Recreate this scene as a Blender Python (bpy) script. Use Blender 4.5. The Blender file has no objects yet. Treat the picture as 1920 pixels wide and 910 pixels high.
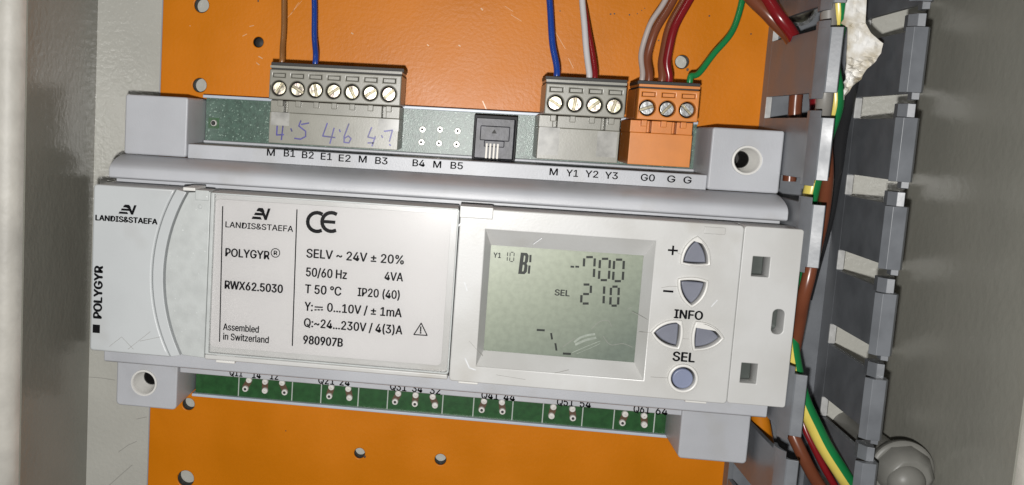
import bpy, bmesh, math, random, os
from mathutils import Vector, Matrix
random.seed(7)
S = bpy.context.scene
COL = S.collection
MM = 0.001
# ---------------------------------------------------------------- camera
# Device coordinates in millimetres: x right along the panel, y up the panel, h out of the
# panel towards the viewer.  World: X = x, Y = -h, Z = y.
F, PX, PY, CH = 1838.0, 669.0, 430.0, 297.0
R = ((0.991814467300262, 0.05547943955145852, -0.11500475747095718),
     (0.06792625610275768, -0.991903613056163, 0.10729979561020661),
     (-0.10812070192964987, -0.11423333223357182, -0.9875528642159134))
def W(x, y, h): return Vector((x*MM, -h*MM, y*MM))
def Wd(v): return Vector((v[0], -v[2], v[1]))
def at(u, v, h):
    a = ((u-PX)/F, (v-PY)/F, 1.0)
    r = [sum(R[i][j]*a[i] for i in range(3)) for j in range(3)]
    s = (CH-h)/(-r[2])
    return s*r[0], s*r[1]
cam_d = bpy.data.cameras.new('camera'); cam = bpy.data.objects.new('camera', cam_d); COL.objects.link(cam)
rt, up, bk = Wd(R[0]), -Wd(R[1]), -Wd(R[2])
cam.matrix_world = Matrix(((rt.x, up.x, bk.x, 0), (rt.y, up.y, bk.y, -CH*MM), (rt.z, up.z, bk.z, 0), (0, 0, 0, 1)))
cam_d.sensor_width = 36.0
cam_d.lens = F/1920*36.0
cam_d.shift_x = (960-PX)/1920
cam_d.shift_y = -(455-PY)/1920
cam_d.clip_start = 0.005; cam_d.clip_end = 20
S.camera = cam
# ---------------------------------------------------------------- light
world = bpy.data.worlds.new('World'); S.world = world; world.use_nodes = True
bg = world.node_tree.nodes['Background']
bg.inputs[0].default_value = (0.92, 0.96, 1.0, 1); bg.inputs[1].default_value = 0.025
def lamp(name, loc, target, size, power, color):
    ld = bpy.data.lights.new(name, 'AREA'); ld.shape = 'DISK'; ld.size = size*MM; ld.energy = power; ld.color = color
    lo = bpy.data.objects.new(name, ld); COL.objects.link(lo)
    lo.location = W(*loc)
    lo.rotation_euler = (W(*target)-W(*loc)).to_track_quat('-Z', 'Y').to_euler()
    return lo
torch = lamp('torch_lamp', (-4, -12, 300), (0, -42, 0), 5, 0.70, (1.0, 0.985, 0.965))
room = lamp('room_lamp', (-520, 900, 900), (0, 0, 0), 260, 1.0, (1.0, 0.96, 0.9))
S.view_settings.view_transform = 'Standard'; S.view_settings.look = 'None'
S.view_settings.exposure = 0.3; S.view_settings.gamma = 1.0
S.cycles.max_bounces = 8; S.cycles.transparent_max_bounces = 12
S.cycles.use_denoising = True
# ---------------------------------------------------------------- materials
def mat(name, col, rough=0.4, metal=0.0, spec=0.5, bump=0.0, bscale=1500, var=0.06, vscale=120, coat=0.0,
        bump2=0.0, b2scale=300, rvar=0.0, speck=None, tint=None, sw=0.05):
    m = bpy.data.materials.new(name); m.use_nodes = True
    n = m.node_tree.nodes; l = m.node_tree.links
    p = n['Principled BSDF']
    p.inputs['Roughness'].default_value = rough; p.inputs['Metallic'].default_value = metal
    p.inputs['Specular IOR Level'].default_value = spec
    if coat: p.inputs['Coat Weight'].default_value = coat; p.inputs['Coat Roughness'].default_value = 0.12
    g = n.new('ShaderNodeNewGeometry')
    nz = n.new('ShaderNodeTexNoise'); nz.inputs['Scale'].default_value = vscale; nz.inputs['Detail'].default_value = 8
    l.new(g.outputs['Position'], nz.inputs['Vector'])
    cr = n.new('ShaderNodeValToRGB')
    c2 = tint if tint else tuple(c*(1-2.2*var) for c in col)
    cr.color_ramp.elements[0].position = 0.32; cr.color_ramp.elements[1].position = 0.62
    cr.color_ramp.elements[0].color = (*c2, 1); cr.color_ramp.elements[1].color = (*col, 1)
    l.new(nz.outputs['Fac'], cr.inputs['Fac'])
    out = cr.outputs['Color']
    if speck:   # (colour, scale, threshold)
        sn = n.new('ShaderNodeTexNoise'); sn.inputs['Scale'].default_value = speck[1]; sn.inputs['Detail'].default_value = 3
        l.new(g.outputs['Position'], sn.inputs['Vector'])
        sr = n.new('ShaderNodeMapRange'); sr.inputs[1].default_value = speck[2]; sr.inputs[2].default_value = speck[2]+sw
        l.new(sn.outputs['Fac'], sr.inputs[0])
        mx = n.new('ShaderNodeMix'); mx.data_type = 'RGBA'
        l.new(sr.outputs[0], mx.inputs['Factor']); l.new(out, mx.inputs['A']); mx.inputs['B'].default_value = (*speck[0], 1)
        out = mx.outputs['Result']
    l.new(out, p.inputs['Base Color'])
    if rvar:
        rm = n.new('ShaderNodeMapRange'); rm.inputs[1].default_value = 0.35; rm.inputs[2].default_value = 0.65
        rm.inputs[3].default_value = max(0.03, rough-rvar); rm.inputs[4].default_value = rough+rvar
        l.new(nz.outputs['Fac'], rm.inputs[0]); l.new(rm.outputs[0], p.inputs['Roughness'])
    last = None
    for st, sc in ((bump, bscale), (bump2, b2scale)):
        if st:
            bz = n.new('ShaderNodeTexNoise'); bz.inputs['Scale'].default_value = sc; bz.inputs['Detail'].default_value = 2.5
            l.new(g.outputs['Position'], bz.inputs['Vector'])
            b = n.new('ShaderNodeBump'); b.inputs['Strength'].default_value = 1.0
            b.inputs['Distance'].default_value = st*MM
            l.new(bz.outputs['Fac'], b.inputs['Height'])
            if last: l.new(last.outputs['Normal'], b.inputs['Normal'])
            last = b
    if last: l.new(last.outputs['Normal'], p.inputs['Normal'])
    return m
M = {}
M['cabinet'] = mat('grey_textured_paint_shaded', (0.235, 0.23, 0.195), 0.24, bump=0.14, bscale=560, bump2=0.12, b2scale=160, var=0.03, vscale=60)  # dimness of grazing light on the side wall painted in as darker colour
M['cabinet_right'] = mat('grey_textured_paint_half_shaded', (0.31, 0.305, 0.265), 0.27, bump=0.10, bscale=420, var=0.03, vscale=40)  # lighter copy for the right wall, its brighter light painted into the colour
M['backpanel'] = mat('grey_textured_paint_lit', (0.48, 0.475, 0.43), 0.28, bump=0.15, bscale=700, bump2=0.10, b2scale=160, var=0.03, vscale=60)  # lighter copy of the wall paint, with the fuller light painted in
M['flange'] = mat('beige_edge_paint', (0.52, 0.50, 0.45), 0.5, bump=0.25, bscale=220, var=0.10, vscale=90)
M['orange'] = mat('orange_enamel', (0.60, 0.18, 0.002), 0.39, spec=0.24, bump=0.045, bscale=900, var=0.05, vscale=40, rvar=0.05,
                  speck=((0.85, 0.62, 0.42), 420, 0.76))
M['plate_edge'] = mat('plate_cut_edge', (0.30, 0.32, 0.36), 0.5)
M['housing'] = mat('pale_grey_abs', (0.45, 0.46, 0.485), 0.42, bump=0.03, bscale=2200, var=0.06, vscale=50, speck=((0.36, 0.355, 0.34), 75, 0.58), sw=0.3)
M['cover'] = mat('light_grey_cover', (0.52, 0.52, 0.51), 0.36, bump=0.02, bscale=2500, var=0.04, vscale=45, tint=(0.455, 0.45, 0.43), speck=((0.38, 0.36, 0.32), 55, 0.58), sw=0.30, rvar=0.05)
M['inset'] = mat('dusty_translucent_plastic', (0.47, 0.49, 0.48), 0.38, bump=0.03, bscale=3000, var=0.05, vscale=300, speck=((0.75, 0.77, 0.76), 1500, 0.70))
M['endcap'] = mat('bluish_grey_cap', (0.495, 0.515, 0.52), 0.36, bump=0.02, bscale=2500, var=0.035, vscale=45, speck=((0.40, 0.40, 0.39), 60, 0.58), sw=0.3)
M['label'] = mat('printed_label', (0.555, 0.543, 0.535), 0.5, var=0.03, vscale=30)
M['ink'] = mat('black_ink', (0.006, 0.006, 0.007), 0.8, spec=0.08, var=0.0)
M['pen'] = mat('purple_pen_ink', (0.045, 0.035, 0.26), 0.4, var=0.3, vscale=900)
M['grey_term'] = mat('warm_grey_terminal_plastic', (0.25, 0.243, 0.205), 0.33, var=0.06, vscale=200, bump=0.01, bscale=2500)
M['orange_term'] = mat('orange_terminal_plastic', (0.60, 0.205, 0.038), 0.38, var=0.05, vscale=200, bump=0.01, bscale=2500)
M['dark'] = mat('dark_recess_and_shadow', (0.012, 0.011, 0.010), 0.6, var=0.0)  # black for recesses, and for shade painted into holes and above terminal blocks
M['zinc'] = mat('zinc_screw_metal', (0.50, 0.49, 0.36), 0.36, metal=1.0, var=0.1, vscale=450, tint=(0.36, 0.29, 0.28), bump=0.16, bscale=520, rvar=0.1)
M['slotmetal'] = mat('shaded_slot_metal', (0.30, 0.27, 0.19), 0.45, metal=0.7, var=0.2, vscale=900)  # darker copy of the screw metal, painting shade into the slot
M['bluezinc'] = mat('plain_steel_screw_metal', (0.55, 0.56, 0.56), 0.3, metal=1.0, var=0.2, vscale=700, bump=0.05, bscale=900)
M['pcb'] = mat('green_circuit_board', (0.062, 0.118, 0.088), 0.36, var=0.16, vscale=700, bump=0.03, bscale=2600, speck=((0.26, 0.36, 0.30), 1700, 0.62))
M['pcb_dark'] = mat('deep_green_circuit_board', (0.018, 0.085, 0.022), 0.35, var=0.15, vscale=500, bump=0.015, bscale=2600)
M['copper'] = mat('brown_solder_mask', (0.09, 0.045, 0.02), 0.5)
M['silk'] = mat('white_silkscreen', (0.42, 0.46, 0.42), 0.5)
M['solder'] = mat('tin_solder', (0.80, 0.79, 0.76), 0.30, metal=0.85, var=0.08, vscale=900)
M['tin_white'] = mat('pale_pin_rim', (0.68, 0.66, 0.62), 0.4, var=0.08, vscale=900)
M['patch'] = mat('painted_glare_grey', (0.40, 0.395, 0.37), 0.2, var=0.2, vscale=260)  # pale grey that paints lamp glare onto the terminal sockets
M['latch'] = mat('dark_inner_latch', (0.055, 0.064, 0.058), 0.4)
M['duct_lit_edge'] = mat('lit_slot_end_pvc', (0.50, 0.50, 0.49), 0.4, var=0.1, vscale=600)  # light tone painting bright light onto the slot end faces
M['pin_bright'] = mat('bright_tin_pin', (0.80, 0.79, 0.75), 0.3, metal=0.3, var=0.08, vscale=900)
M['lcdink'] = mat('lcd_segment_black', (0.012, 0.016, 0.012), 0.5, spec=0.3, var=0.0)
M['rim'] = mat('bluish_tray_edge', (0.48, 0.53, 0.60), 0.35, var=0.05)
M['black'] = mat('black_plastic', (0.008, 0.008, 0.009), 0.5, spec=0.2, var=0.1)
M['jack_metal'] = mat('dark_shiny_jack', (0.06, 0.06, 0.075), 0.4, spec=0.35, var=0.3, vscale=350, bump=0.05, bscale=700)
M['gold'] = mat('bright_contact', (0.48, 0.46, 0.42), 0.5, metal=0.3)
M['button'] = mat('grey_rubber_button', (0.15, 0.158, 0.195), 0.5, var=0.05, vscale=200)
M['bluebutton'] = mat('blue_grey_button', (0.19, 0.215, 0.31), 0.42, var=0.05)
M['lip'] = mat('white_button_lip', (0.66, 0.65, 0.62), 0.35, var=0.03)
M['duct'] = mat('slate_grey_pvc', (0.165, 0.175, 0.19), 0.38, var=0.10, vscale=140, bump=0.012, bscale=1200, rvar=0.06)
M['duct_in'] = M['duct']
M['brown'] = mat('brown_wire_pvc', (0.17, 0.052, 0.025), 0.28, var=0.06)
M['tan'] = mat('tan_brown_wire_pvc', (0.25, 0.11, 0.035), 0.3, var=0.06)
M['blue'] = mat('blue_wire_pvc', (0.012, 0.050, 0.27), 0.28, var=0.06)
M['orange_filler'] = mat('orange_stand_in', (0.58, 0.19, 0.008), 0.35, var=0.05)
M['red'] = mat('dark_red_wire_pvc', (0.19, 0.009, 0.012), 0.24, var=0.06)
M['white'] = mat('white_wire_pvc', (0.52, 0.50, 0.50), 0.35, var=0.04)
M['taupe'] = mat('pale_taupe_wire_pvc', (0.40, 0.345, 0.32), 0.3, var=0.05)
M['green'] = mat('green_wire_pvc', (0.012, 0.19, 0.055), 0.28, var=0.06)
M['yellow'] = mat('yellow_wire_pvc', (0.72, 0.58, 0.12), 0.3, var=0.06)
M['greycable'] = mat('grey_cable_sheath', (0.23, 0.22, 0.20), 0.45, var=0.06)
M['blackcable'] = mat('black_cable_sheath', (0.025, 0.025, 0.027), 0.25, var=0.06)
M['tape'] = mat('torn_white_tape', (0.80, 0.79, 0.76), 0.6, var=0.12, vscale=200, tint=(0.40, 0.33, 0.20), bump=0.2, bscale=500)
M['bolt'] = mat('dull_grey_bolt', (0.19, 0.187, 0.17), 0.42, spec=0.35, metal=0.0, var=0.08, bump=0.02, bscale=600)
M['white_glare_scuff'] = mat('whitish_glare_and_rub', (0.66, 0.67, 0.68), 0.25, var=0.12, vscale=900)  # for rub marks and for glare painted on the cover
M['smudge'] = mat('lcd_smudge', (0.345, 0.38, 0.33), 0.15, var=0.1, vscale=900)
M['scuff'] = mat('pale_mark', (0.68, 0.40, 0.20), 0.35, var=0.1)
M['hair'] = mat('faint_dark_scratch', (0.26, 0.25, 0.23), 0.5)
def clear_mat():
    m = bpy.data.materials.new('clear_plastic'); m.use_nodes = True
    n = m.node_tree.nodes; l = m.node_tree.links; n.clear()
    o = n.new('ShaderNodeOutputMaterial'); mx = n.new('ShaderNodeMixShader'); t = n.new('ShaderNodeBsdfTransparent')
    t.inputs[0].default_value = (0.97, 0.97, 0.97, 1)
    gl = n.new('ShaderNodeBsdfGlossy'); gl.inputs['Roughness'].default_value = 0.16
    fr = n.new('ShaderNodeFresnel'); fr.inputs['IOR'].default_value = 1.45
    l.new(fr.outputs[0], mx.inputs[0]); l.new(t.outputs[0], mx.inputs[1]); l.new(gl.outputs[0], mx.inputs[2]); l.new(mx.outputs[0], o.inputs[0])
    return m
M['clear'] = clear_mat()
def lcd_mat():
    # a liquid crystal darkens with the viewing angle, so the tint follows the facing angle of the polariser
    m = mat('lcd_glass', (0.33, 0.362, 0.275), 0.30, var=0.06, vscale=700, bump=0.004, bscale=2500)
    n = m.node_tree.nodes; l = m.node_tree.links; p = n['Principled BSDF']
    src = p.inputs['Base Color'].links[0].from_socket
    lw = n.new('ShaderNodeLayerWeight'); lw.inputs[0].default_value = 0.5
    mr = n.new('ShaderNodeMapRange'); mr.inputs[1].default_value = 0.012; mr.inputs[2].default_value = 0.036
    l.new(lw.outputs['Facing'], mr.inputs[0])
    mx = n.new('ShaderNodeMix'); mx.data_type = 'RGBA'; mx.blend_type = 'MULTIPLY'; mx.inputs['B'].default_value = (0.42, 0.46, 0.50, 1)
    l.new(mr.outputs[0], mx.inputs['Factor']); l.new(src, mx.inputs['A']); l.new(mx.outputs['Result'], p.inputs['Base Color'])
    return m
M['lcd'] = lcd_mat()
# ---------------------------------------------------------------- mesh helpers
class MB:
    def __init__(s): s.v = []; s.f = []; s.mi = []
    def add(s, vs, fs, mi=0):
        b = len(s.v); s.v += vs; s.f += [tuple(i+b for i in f) for f in fs]; s.mi += [mi]*len(fs) if isinstance(mi, int) else list(mi)
        return s
    def box(s, x0, x1, y0, y1, h0, h1, mi=0):
        vs = [(x, y, h) for h in (h0, h1) for y in (y0, y1) for x in (x0, x1)]
        return s.add(vs, [(0, 2, 3, 1), (4, 5, 7, 6), (0, 1, 5, 4), (2, 6, 7, 3), (0, 4, 6, 2), (1, 3, 7, 5)], mi)
    def prism_x(s, prof, x0, x1, shear=None, mi=0):       # profile of (y, h) swept along x
        n = len(prof); vs = [(x0, a, b) for a, b in prof]+[(x1, a, b) for a, b in prof]
        fs = [(i, (i+1) % n, n+(i+1) % n, n+i) for i in range(n)]+[tuple(range(n))[::-1], tuple(range(n, 2*n))]
        return s.add(vs, fs, mi)
    def prism_y(s, prof, y0, y1, shear=0, mi=0):          # profile of (x, h) swept along y
        n = len(prof); vs = [(a+shear*b, y0, b) for a, b in prof]+[(a+shear*b, y1, b) for a, b in prof]
        fs = [(i, (i+1) % n, n+(i+1) % n, n+i) for i in range(n)]+[tuple(range(n))[::-1], tuple(range(n, 2*n))]
        return s.add(vs, fs, mi)
    def lathe(s, cx, cy, prof, seg=28, mi=0, cap=True):             # prof of (r, h), axis along h
        vs, fs = [], []
        for r, h in prof:
            for k in range(seg):
                a = 2*math.pi*k/seg; vs.append((cx+r*math.cos(a), cy+r*math.sin(a), h))
        for i in range(len(prof)-1):
            for k in range(seg):
                fs.append((i*seg+k, i*seg+(k+1) % seg, (i+1)*seg+(k+1) % seg, (i+1)*seg+k))
        if cap: fs.append(tuple((len(prof)-1)*seg+k for k in range(seg)))
        return s.add(vs, fs, mi)
    def tube(s, pts, r, seg=14, mi=0, stripe=None):
        P = spline(pts); n = len(P); ph = random.random()*9
        P = [q+Vector((math.sin(i*.55+ph), math.cos(i*.41+ph), 0))*.07*min(1, i/3, (n-1-i)/3) for i, q in enumerate(P)]; vs, fs, ms = [], [], []
        for i in range(n):
            t = (P[min(i+1, n-1)]-P[max(i-1, 0)]).normalized()
            a = t.cross(Vector((0, 0, 1)));
            if a.length < 1e-4: a = Vector((1, 0, 0))
            a.normalize(); b = a.cross(t)
            for k in range(seg):
                w = 2*math.pi*(k+0.5)/seg; q = P[i]+(a*math.cos(w)+b*math.sin(w))*r; vs.append(tuple(q))
        for i in range(n-1):
            for k in range(seg):
                fs.append((i*seg+k, i*seg+(k+1) % seg, (i+1)*seg+(k+1) % seg, (i+1)*seg+k))
                ms.append(mi if not stripe else stripe(k/seg))
        fs += [tuple(range(seg))[::-1], tuple((n-1)*seg+k for k in range(seg))]; ms += [mi, mi]
        return s.add(vs, fs, ms)
    def stroke(s, pts, w, h, th=0.03, mi=0):              # a flat pen line lying on a face
        for (x0, y0), (x1, y1) in zip(pts, pts[1:]):
            d = Vector((x1-x0, y1-y0)); L = d.length
            if L < 1e-6: continue
            d /= L; nx, ny = -d.y*w/2, d.x*w/2; ex, ey = d.x*w*.25, d.y*w*.25
            q = [(x0-ex+nx, y0-ey+ny), (x0-ex-nx, y0-ey-ny), (x1+ex-nx, y1+ey-ny), (x1+ex+nx, y1+ey+ny)]
            s.poly(q, h, h+th, mi); h += 0.0015
        return s
    def poly(s, q, h0, h1, mi=0):
        n = len(q); vs = [(a, b, h0) for a, b in q]+[(a, b, h1) for a, b in q]
        fs = [(i, (i+1) % n, n+(i+1) % n, n+i) for i in range(n)]+[tuple(range(n))[::-1], tuple(range(n, 2*n))]
        return s.add(vs, fs, mi)
    def plate(s, outer, holes, h0, h1, bev=0.0, mi=0, res=2):
        cu = bpy.data.curves.new('tmp', 'CURVE'); cu.dimensions = '2D'; cu.fill_mode = 'BOTH'
        cu.extrude = (h1-h0)/2-bev; cu.bevel_depth = bev; cu.bevel_resolution = res; cu.offset = -bev
        for lp in [outer]+list(holes):
            sp = cu.splines.new('POLY'); sp.points.add(len(lp)-1); sp.use_cyclic_u = True
            for p, (x, y) in zip(sp.points, lp): p.co = (x, y, 0, 1)
        vs, fs = curve_mesh(cu)
        hm = (h0+h1)/2
        return s.add([(x, y, z+hm) for x, y, z in vs], fs, mi)
    def build(s, name, m, parent=None, bevel=0.0, smooth=35, seg=2):
        me = bpy.data.meshes.new(name)
        off = parent_off(parent)
        me.from_pydata([W(*v)-off for v in s.v], [], s.f)
        bm = bmesh.new(); bm.from_mesh(me); bmesh.ops.recalc_face_normals(bm, faces=bm.faces); bm.to_mesh(me); bm.free()
        for x in (m if isinstance(m, (list, tuple)) else [m]): me.materials.append(M[x])
        for p, i in zip(me.polygons, s.mi): p.material_index = i
        me.shade_smooth(); me.set_sharp_from_angle(angle=math.radians(smooth))
        o = bpy.data.objects.new(name, me); COL.objects.link(o)
        if parent is not None: o.parent = parent
        if bevel:
            b = o.modifiers.new('bevel', 'BEVEL'); b.width = bevel*MM; b.segments = seg; b.limit_method = 'ANGLE'; b.angle_limit = math.radians(40)
            b.harden_normals = True
        return o
def parent_off(p):
    off = Vector((0, 0, 0))
    while p is not None: off = off+p.location; p = p.parent
    return off
def curve_mesh(cu):
    o = bpy.data.objects.new('tmp', cu); COL.objects.link(o)
    me = bpy.data.meshes.new_from_object(o.evaluated_get(bpy.context.evaluated_depsgraph_get()))
    vs = [tuple(v.co) for v in me.vertices]; fs = [tuple(p.vertices) for p in me.polygons]
    bpy.data.objects.remove(o); bpy.data.curves.remove(cu); bpy.data.meshes.remove(me)
    return vs, fs
def spline(pts, sub=8):
    P = [Vector(p) for p in pts]
    if len(P) < 3:
        return [P[0].lerp(P[1], k/4) for k in range(5)]
    out = []
    for i in range(len(P)-1):
        a = P[max(i-1, 0)]; b = P[i]; c = P[i+1]; d = P[min(i+2, len(P)-1)]
        for k in range(sub):
            t = k/sub
            out.append(0.5*((2*b)+(c-a)*t+(2*a-5*b+4*c-d)*t*t+(3*b-3*c+d-a)*t*t*t))
    out.append(P[-1]); return out
def circ(cx, cy, r, n=28): return [(cx+r*math.cos(2*math.pi*k/n), cy+r*math.sin(2*math.pi*k/n)) for k in range(n)]
def rrect(x0, x1, y0, y1, r, n=5):
    x0, x1 = min(x0, x1), max(x0, x1); y0, y1 = min(y0, y1), max(y0, y1); o = []
    for cx, cy, a0 in ((x1-r, y1-r, 0), (x0+r, y1-r, 90), (x0+r, y0+r, 180), (x1-r, y0+r, 270)):
        for k in range(n+1):
            a = math.radians(a0+90*k/n); o.append((cx+r*math.cos(a), cy+r*math.sin(a)))
    return o
FONT = None
try:
    fp = os.path.join(bpy.utils.system_resource('DATAFILES'), 'fonts', 'Inter.woff2')
    if os.path.exists(fp): FONT = bpy.data.fonts.load(fp)
except Exception:
    FONT = None
def glyphs(st, bold=0.0, space=1.0):
    cu = bpy.data.curves.new('tmp', 'FONT'); cu.body = st
    if FONT: cu.font = FONT
    cu.size = 1.0; cu.resolution_u = 3; cu.fill_mode = 'BOTH'; cu.space_character = space
    return curve_mesh(cu)
CAP = max(v[1] for v in glyphs('H')[0])
def text_xy(mb, st, x0, x1, y, cap, h, bold=0.0, rot=False, space=1.0):
    vs, fs = glyphs(st, bold, space)
    a = min(v[0] for v in vs); b = max(v[0] for v in vs)
    sx = (x1-x0)/(b-a); sy = cap/CAP
    d = bold*sy*(1.0 if bold > .03 else 1.55)
    for k, (ox, oy) in enumerate(((0, 0), (d, 0), (-d, 0), (0, d*.6), (0, -d*.6)) if 0 < bold < .04 else [(d*(j-4)/4, 0) for j in range(9)] if bold else ((0, 0),)):
        q = [(x0+(v[0]-a)*sx+ox, y+v[1]*sy+oy, h+k*.001) for v in vs]
        if rot: q = [(-(v[1]*sy+oy)+y, x0+(v[0]-a)*sx+ox, h+k*.001) for v in vs]
        mb.add(q, fs)
def text_px(mb, st, L, Rr, cap, h, bold=0.0, space=1.0):
    xa, ya = at(L[0], L[1], h); xb, yb = at(Rr[0], Rr[1], h)
    mid = ((L[0]+Rr[0])/2, (L[1]+Rr[1])/2); c = at(mid[0], mid[1]-cap, h)[1]-at(mid[0], mid[1], h)[1]
    text_xy(mb, st, xa, xb, (ya+yb)/2, c, h, bold, space=space)
def thing(name, label, cat, loc, group=None, kind=None):
    o = bpy.data.objects.new(name, None); COL.objects.link(o); o.location = W(*loc); o.empty_display_size = 0.01
    tag(o, label, cat, group, kind); return o
def tag(o, label, cat, group=None, kind=None):
    o['label'] = label; o['category'] = cat
    if group: o['group'] = group
    if kind: o['kind'] = kind
    return o
# ================================================================ the cabinet (setting)
XL, XR, YT, YB, HB, HL, HLR = -118.4, 126.8, 190.0, -260.0, -4.5, 46.5, 69.6
b = MB(); b.box(XL-1.5, XR+1.5, YB, YT, HB-1.5, HB)
o = b.build('back_wall', 'backpanel'); tag(o, 'grey textured back panel of the cabinet behind the orange plate', 'back panel', kind='structure')
for pts in ([(165, 707), (190, 709), (216, 713)], [(205, 910), (225, 892), (248, 872)], [(222, 848), (240, 835), (256, 828)], [(256, 786), (275, 782)]):
    k_ = MB(); k_.stroke([at(u, v, HB) for u, v in pts], .16, HB, .01); k_.build('scratch', 'hair', o)
def wall(x, sgn, nm, lab, HL):
    b = MB(); b.box(min(x, x+sgn*1.5), max(x, x+sgn*1.5), YB, YT, HB, HL-2.2)
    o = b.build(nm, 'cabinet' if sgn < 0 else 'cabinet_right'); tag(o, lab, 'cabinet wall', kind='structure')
    # folded lip, rounded over and running away from the opening
    prof = []
    for k in range(7):
        a = math.pi*(1-0.5*k/6) if sgn < 0 else 0.5*math.pi*k/6
        a = 0.5*math.pi*k/6
        prof.append((x+sgn*(0.25+5.5*(1-math.cos(a))), HL-1.8+5.0*math.sin(a)))
    prof += [(x+sgn*40, HL+3.4), (x+sgn*40, HL-1.8)]
    f = MB(); f.prism_y(prof, YB, YT)
    f.build('lip', 'flange', o)
    return o
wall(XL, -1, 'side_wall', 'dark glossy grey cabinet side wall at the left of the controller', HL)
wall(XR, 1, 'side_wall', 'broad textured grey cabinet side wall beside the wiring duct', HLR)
# ================================================================ orange mounting plate
PLX0, PLX1, PLY0, PLY1 = -96.0, 107.0, -190.0, 110.0
holes = [(-83.9, 31.0, 2.3), (-83.6, 6.8, 2.2), (-65.8, 20.7, 1.6), (59.6, 20.9, 2.0), (-83.4, -94.2, 2.0), (-83.4, -118.9, 2.7),
         (-27.7, -105.1, 1.7), (-2.3, -104.7, 1.8), (-83.5, 56, 2.2)]
mp = thing('mounting_plate', 'glossy orange metal mounting plate with drilled holes behind the controller', 'plate', (0, -40, 0))
b = MB(); b.plate([(PLX0, PLY0), (PLX1, PLY0), (PLX1, PLY1), (PLX0, PLY1)], [circ(x, y, r) for x, y, r in holes], -2.2, 0.0, 0.25)
b.build('sheet', 'orange', mp)
for x, y, r in holes:
    b = MB(); b.lathe(x, y, [(r-.02, -.35), (r-.06, -.3), (r-.06, -3.6), (r-.02, -3.7)], 28, cap=False); b.build('hole_shade_sleeve', 'dark', mp)  # added dark sleeve paints shade over the hole wall
b = MB(); b.box(PLX0-0.35, PLX0, PLY0, PLY1, -2.3, -0.2); b.build('cut_edge', 'plate_edge', mp)
b = MB(); b.lathe(-65.8, 20.7, [(1.7, -4.4), (1.5, -2.6), (0.5, -2.3)]); b.build('hole_plug', 'dark', mp)
# small dark drill marks and chips in the enamel
for u, v, r in ((1050, 21, .28), (1090, 24, .2), (1145, 27, .35), (1152, 26, .3), (1180, 28, .3), (1195, 26, .2), (1203, 20, .2), (1209, 16, .2), (1235, 76, .35), (1330, 30, .3),
             (1408, 64, .35), (484, 2, .4), (536, 808, .25), (1289, 131, .5), (684, 857, .5)):
    x, y = at(u, v, 0); sm = MB(); sm.poly([(x+r*random.uniform(.6, 1.1)*math.cos(a*1.05), y+r*random.uniform(.6, 1.1)*math.sin(a*1.05)) for a in range(6)], 0.0, 0.03); sm.build('chip_mark', 'copper', mp)
for (u0, v0), (u1, v1), w in (((545, 28), (560, 5), .14), ((958, 28), (978, 40), .14), ((1040, 58), (1060, 92), .16), ((1066, 110), (1075, 128), .2), ((905, 190), (912, 206), .4), ((535, 38), (566, 2), .1),
                            ((947, 12), (962, 22), .12), ((455, 68), (463, 64), .25), ((468, 50), (476, 48), .25), ((485, 106), (492, 110), .4), ((481, 118), (486, 122), .35), ((902, 16), (905, 19), .5), ((659, 62), (662, 64), .45), ((801, 84), (804, 86), .4), ((860, 85), (863, 87), .4)):
    sc = MB(); sc.stroke([at(u0, v0, 0), at(u1, v1, 0)], w*.8, 0.0); sc.build('scratch_mark', 'scuff', mp)
# ================================================================ the controller
X0, X1 = -98.3, 82.3
dev = thing('heating_controller', 'pale grey controller with lettered label, green LCD and arrow buttons on the orange plate', 'controller', (-8, -44, 0))
hs = MB()
hs.box(-79.6, 64.1, -77.3, -10.45, 0.1, 24.0); hs.box(-79.6, 64.1, -10.5, -9.6, 0.1, 8.0)                                     # terminal ledges
hs.build('terminal_ledge', 'housing', dev, bevel=0.3)
hs = MB()
prof = [(-72.3, 24.0), (-72.7, 25.0), (-72.7, 35.2), (-72.4, 35.8), (-68.4, 36.0), (-67.9, 30.0), (-20.9, 30.0), (-20.7, 35.2), (-20.3, 36.0), (-18.3, 36.0), (-17.5, 35.6), (-16.7, 34.6), (-15.7, 32.2), (-14.9, 29.0), (-14.4, 25.5), (-14.8, 24.0)]
hs.prism_x(prof, X0, X1)
hs.build('ridge_bar', 'housing', dev, bevel=0.35)
for y0_ in (3.0, -89.2):
    t = MB(); t.box(-80.4, 64.1, y0_, y0_+.9, 0.1, 7.4); t.build('tray_edge', 'rim', dev, bevel=0.2)
def foot(x0, x1, y0, y1, r, hole=None):
    f = MB(); f.plate(rrect(x0, x1, y0, y1, r), [circ(*hole)] if hole else [], 0.2, 25.0, 0.45)
    o = f.build('mounting_foot', 'housing', dev)
    if hole:
        cx, cy, rr = hole; c = MB()
        c.lathe(cx, cy, [(rr+.25, 24.6), (rr+.2, 25.35), (rr-.3, 25.4), (rr-.6, 24.8), (rr-.95, 19.0), (2.35, 18.4), (2.3, 17.6)], cap=False)
        c.build('bushing', 'lip', o)
        d = MB(); d.lathe(cx, cy, [(2.45, 18.3), (2.32, 18.42), (2.15, 18.3), (2.1, 9), (0.1, 9)]); d.build('screw_hole', 'dark', o)
foot(-98.0, -79.7, -14.3, 2.6, 0.7)
foot(64.1, 82.6, -14.3, 2.4, 0.7, (73.6, -5.9, 3.7))
foot(-98.3, -80.0, -88.4, -73.0, 1.3, (-89.9, -81.0, 3.7))
foot(63.2, 81.6, -89.1, -73.0, 1.1)
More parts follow.
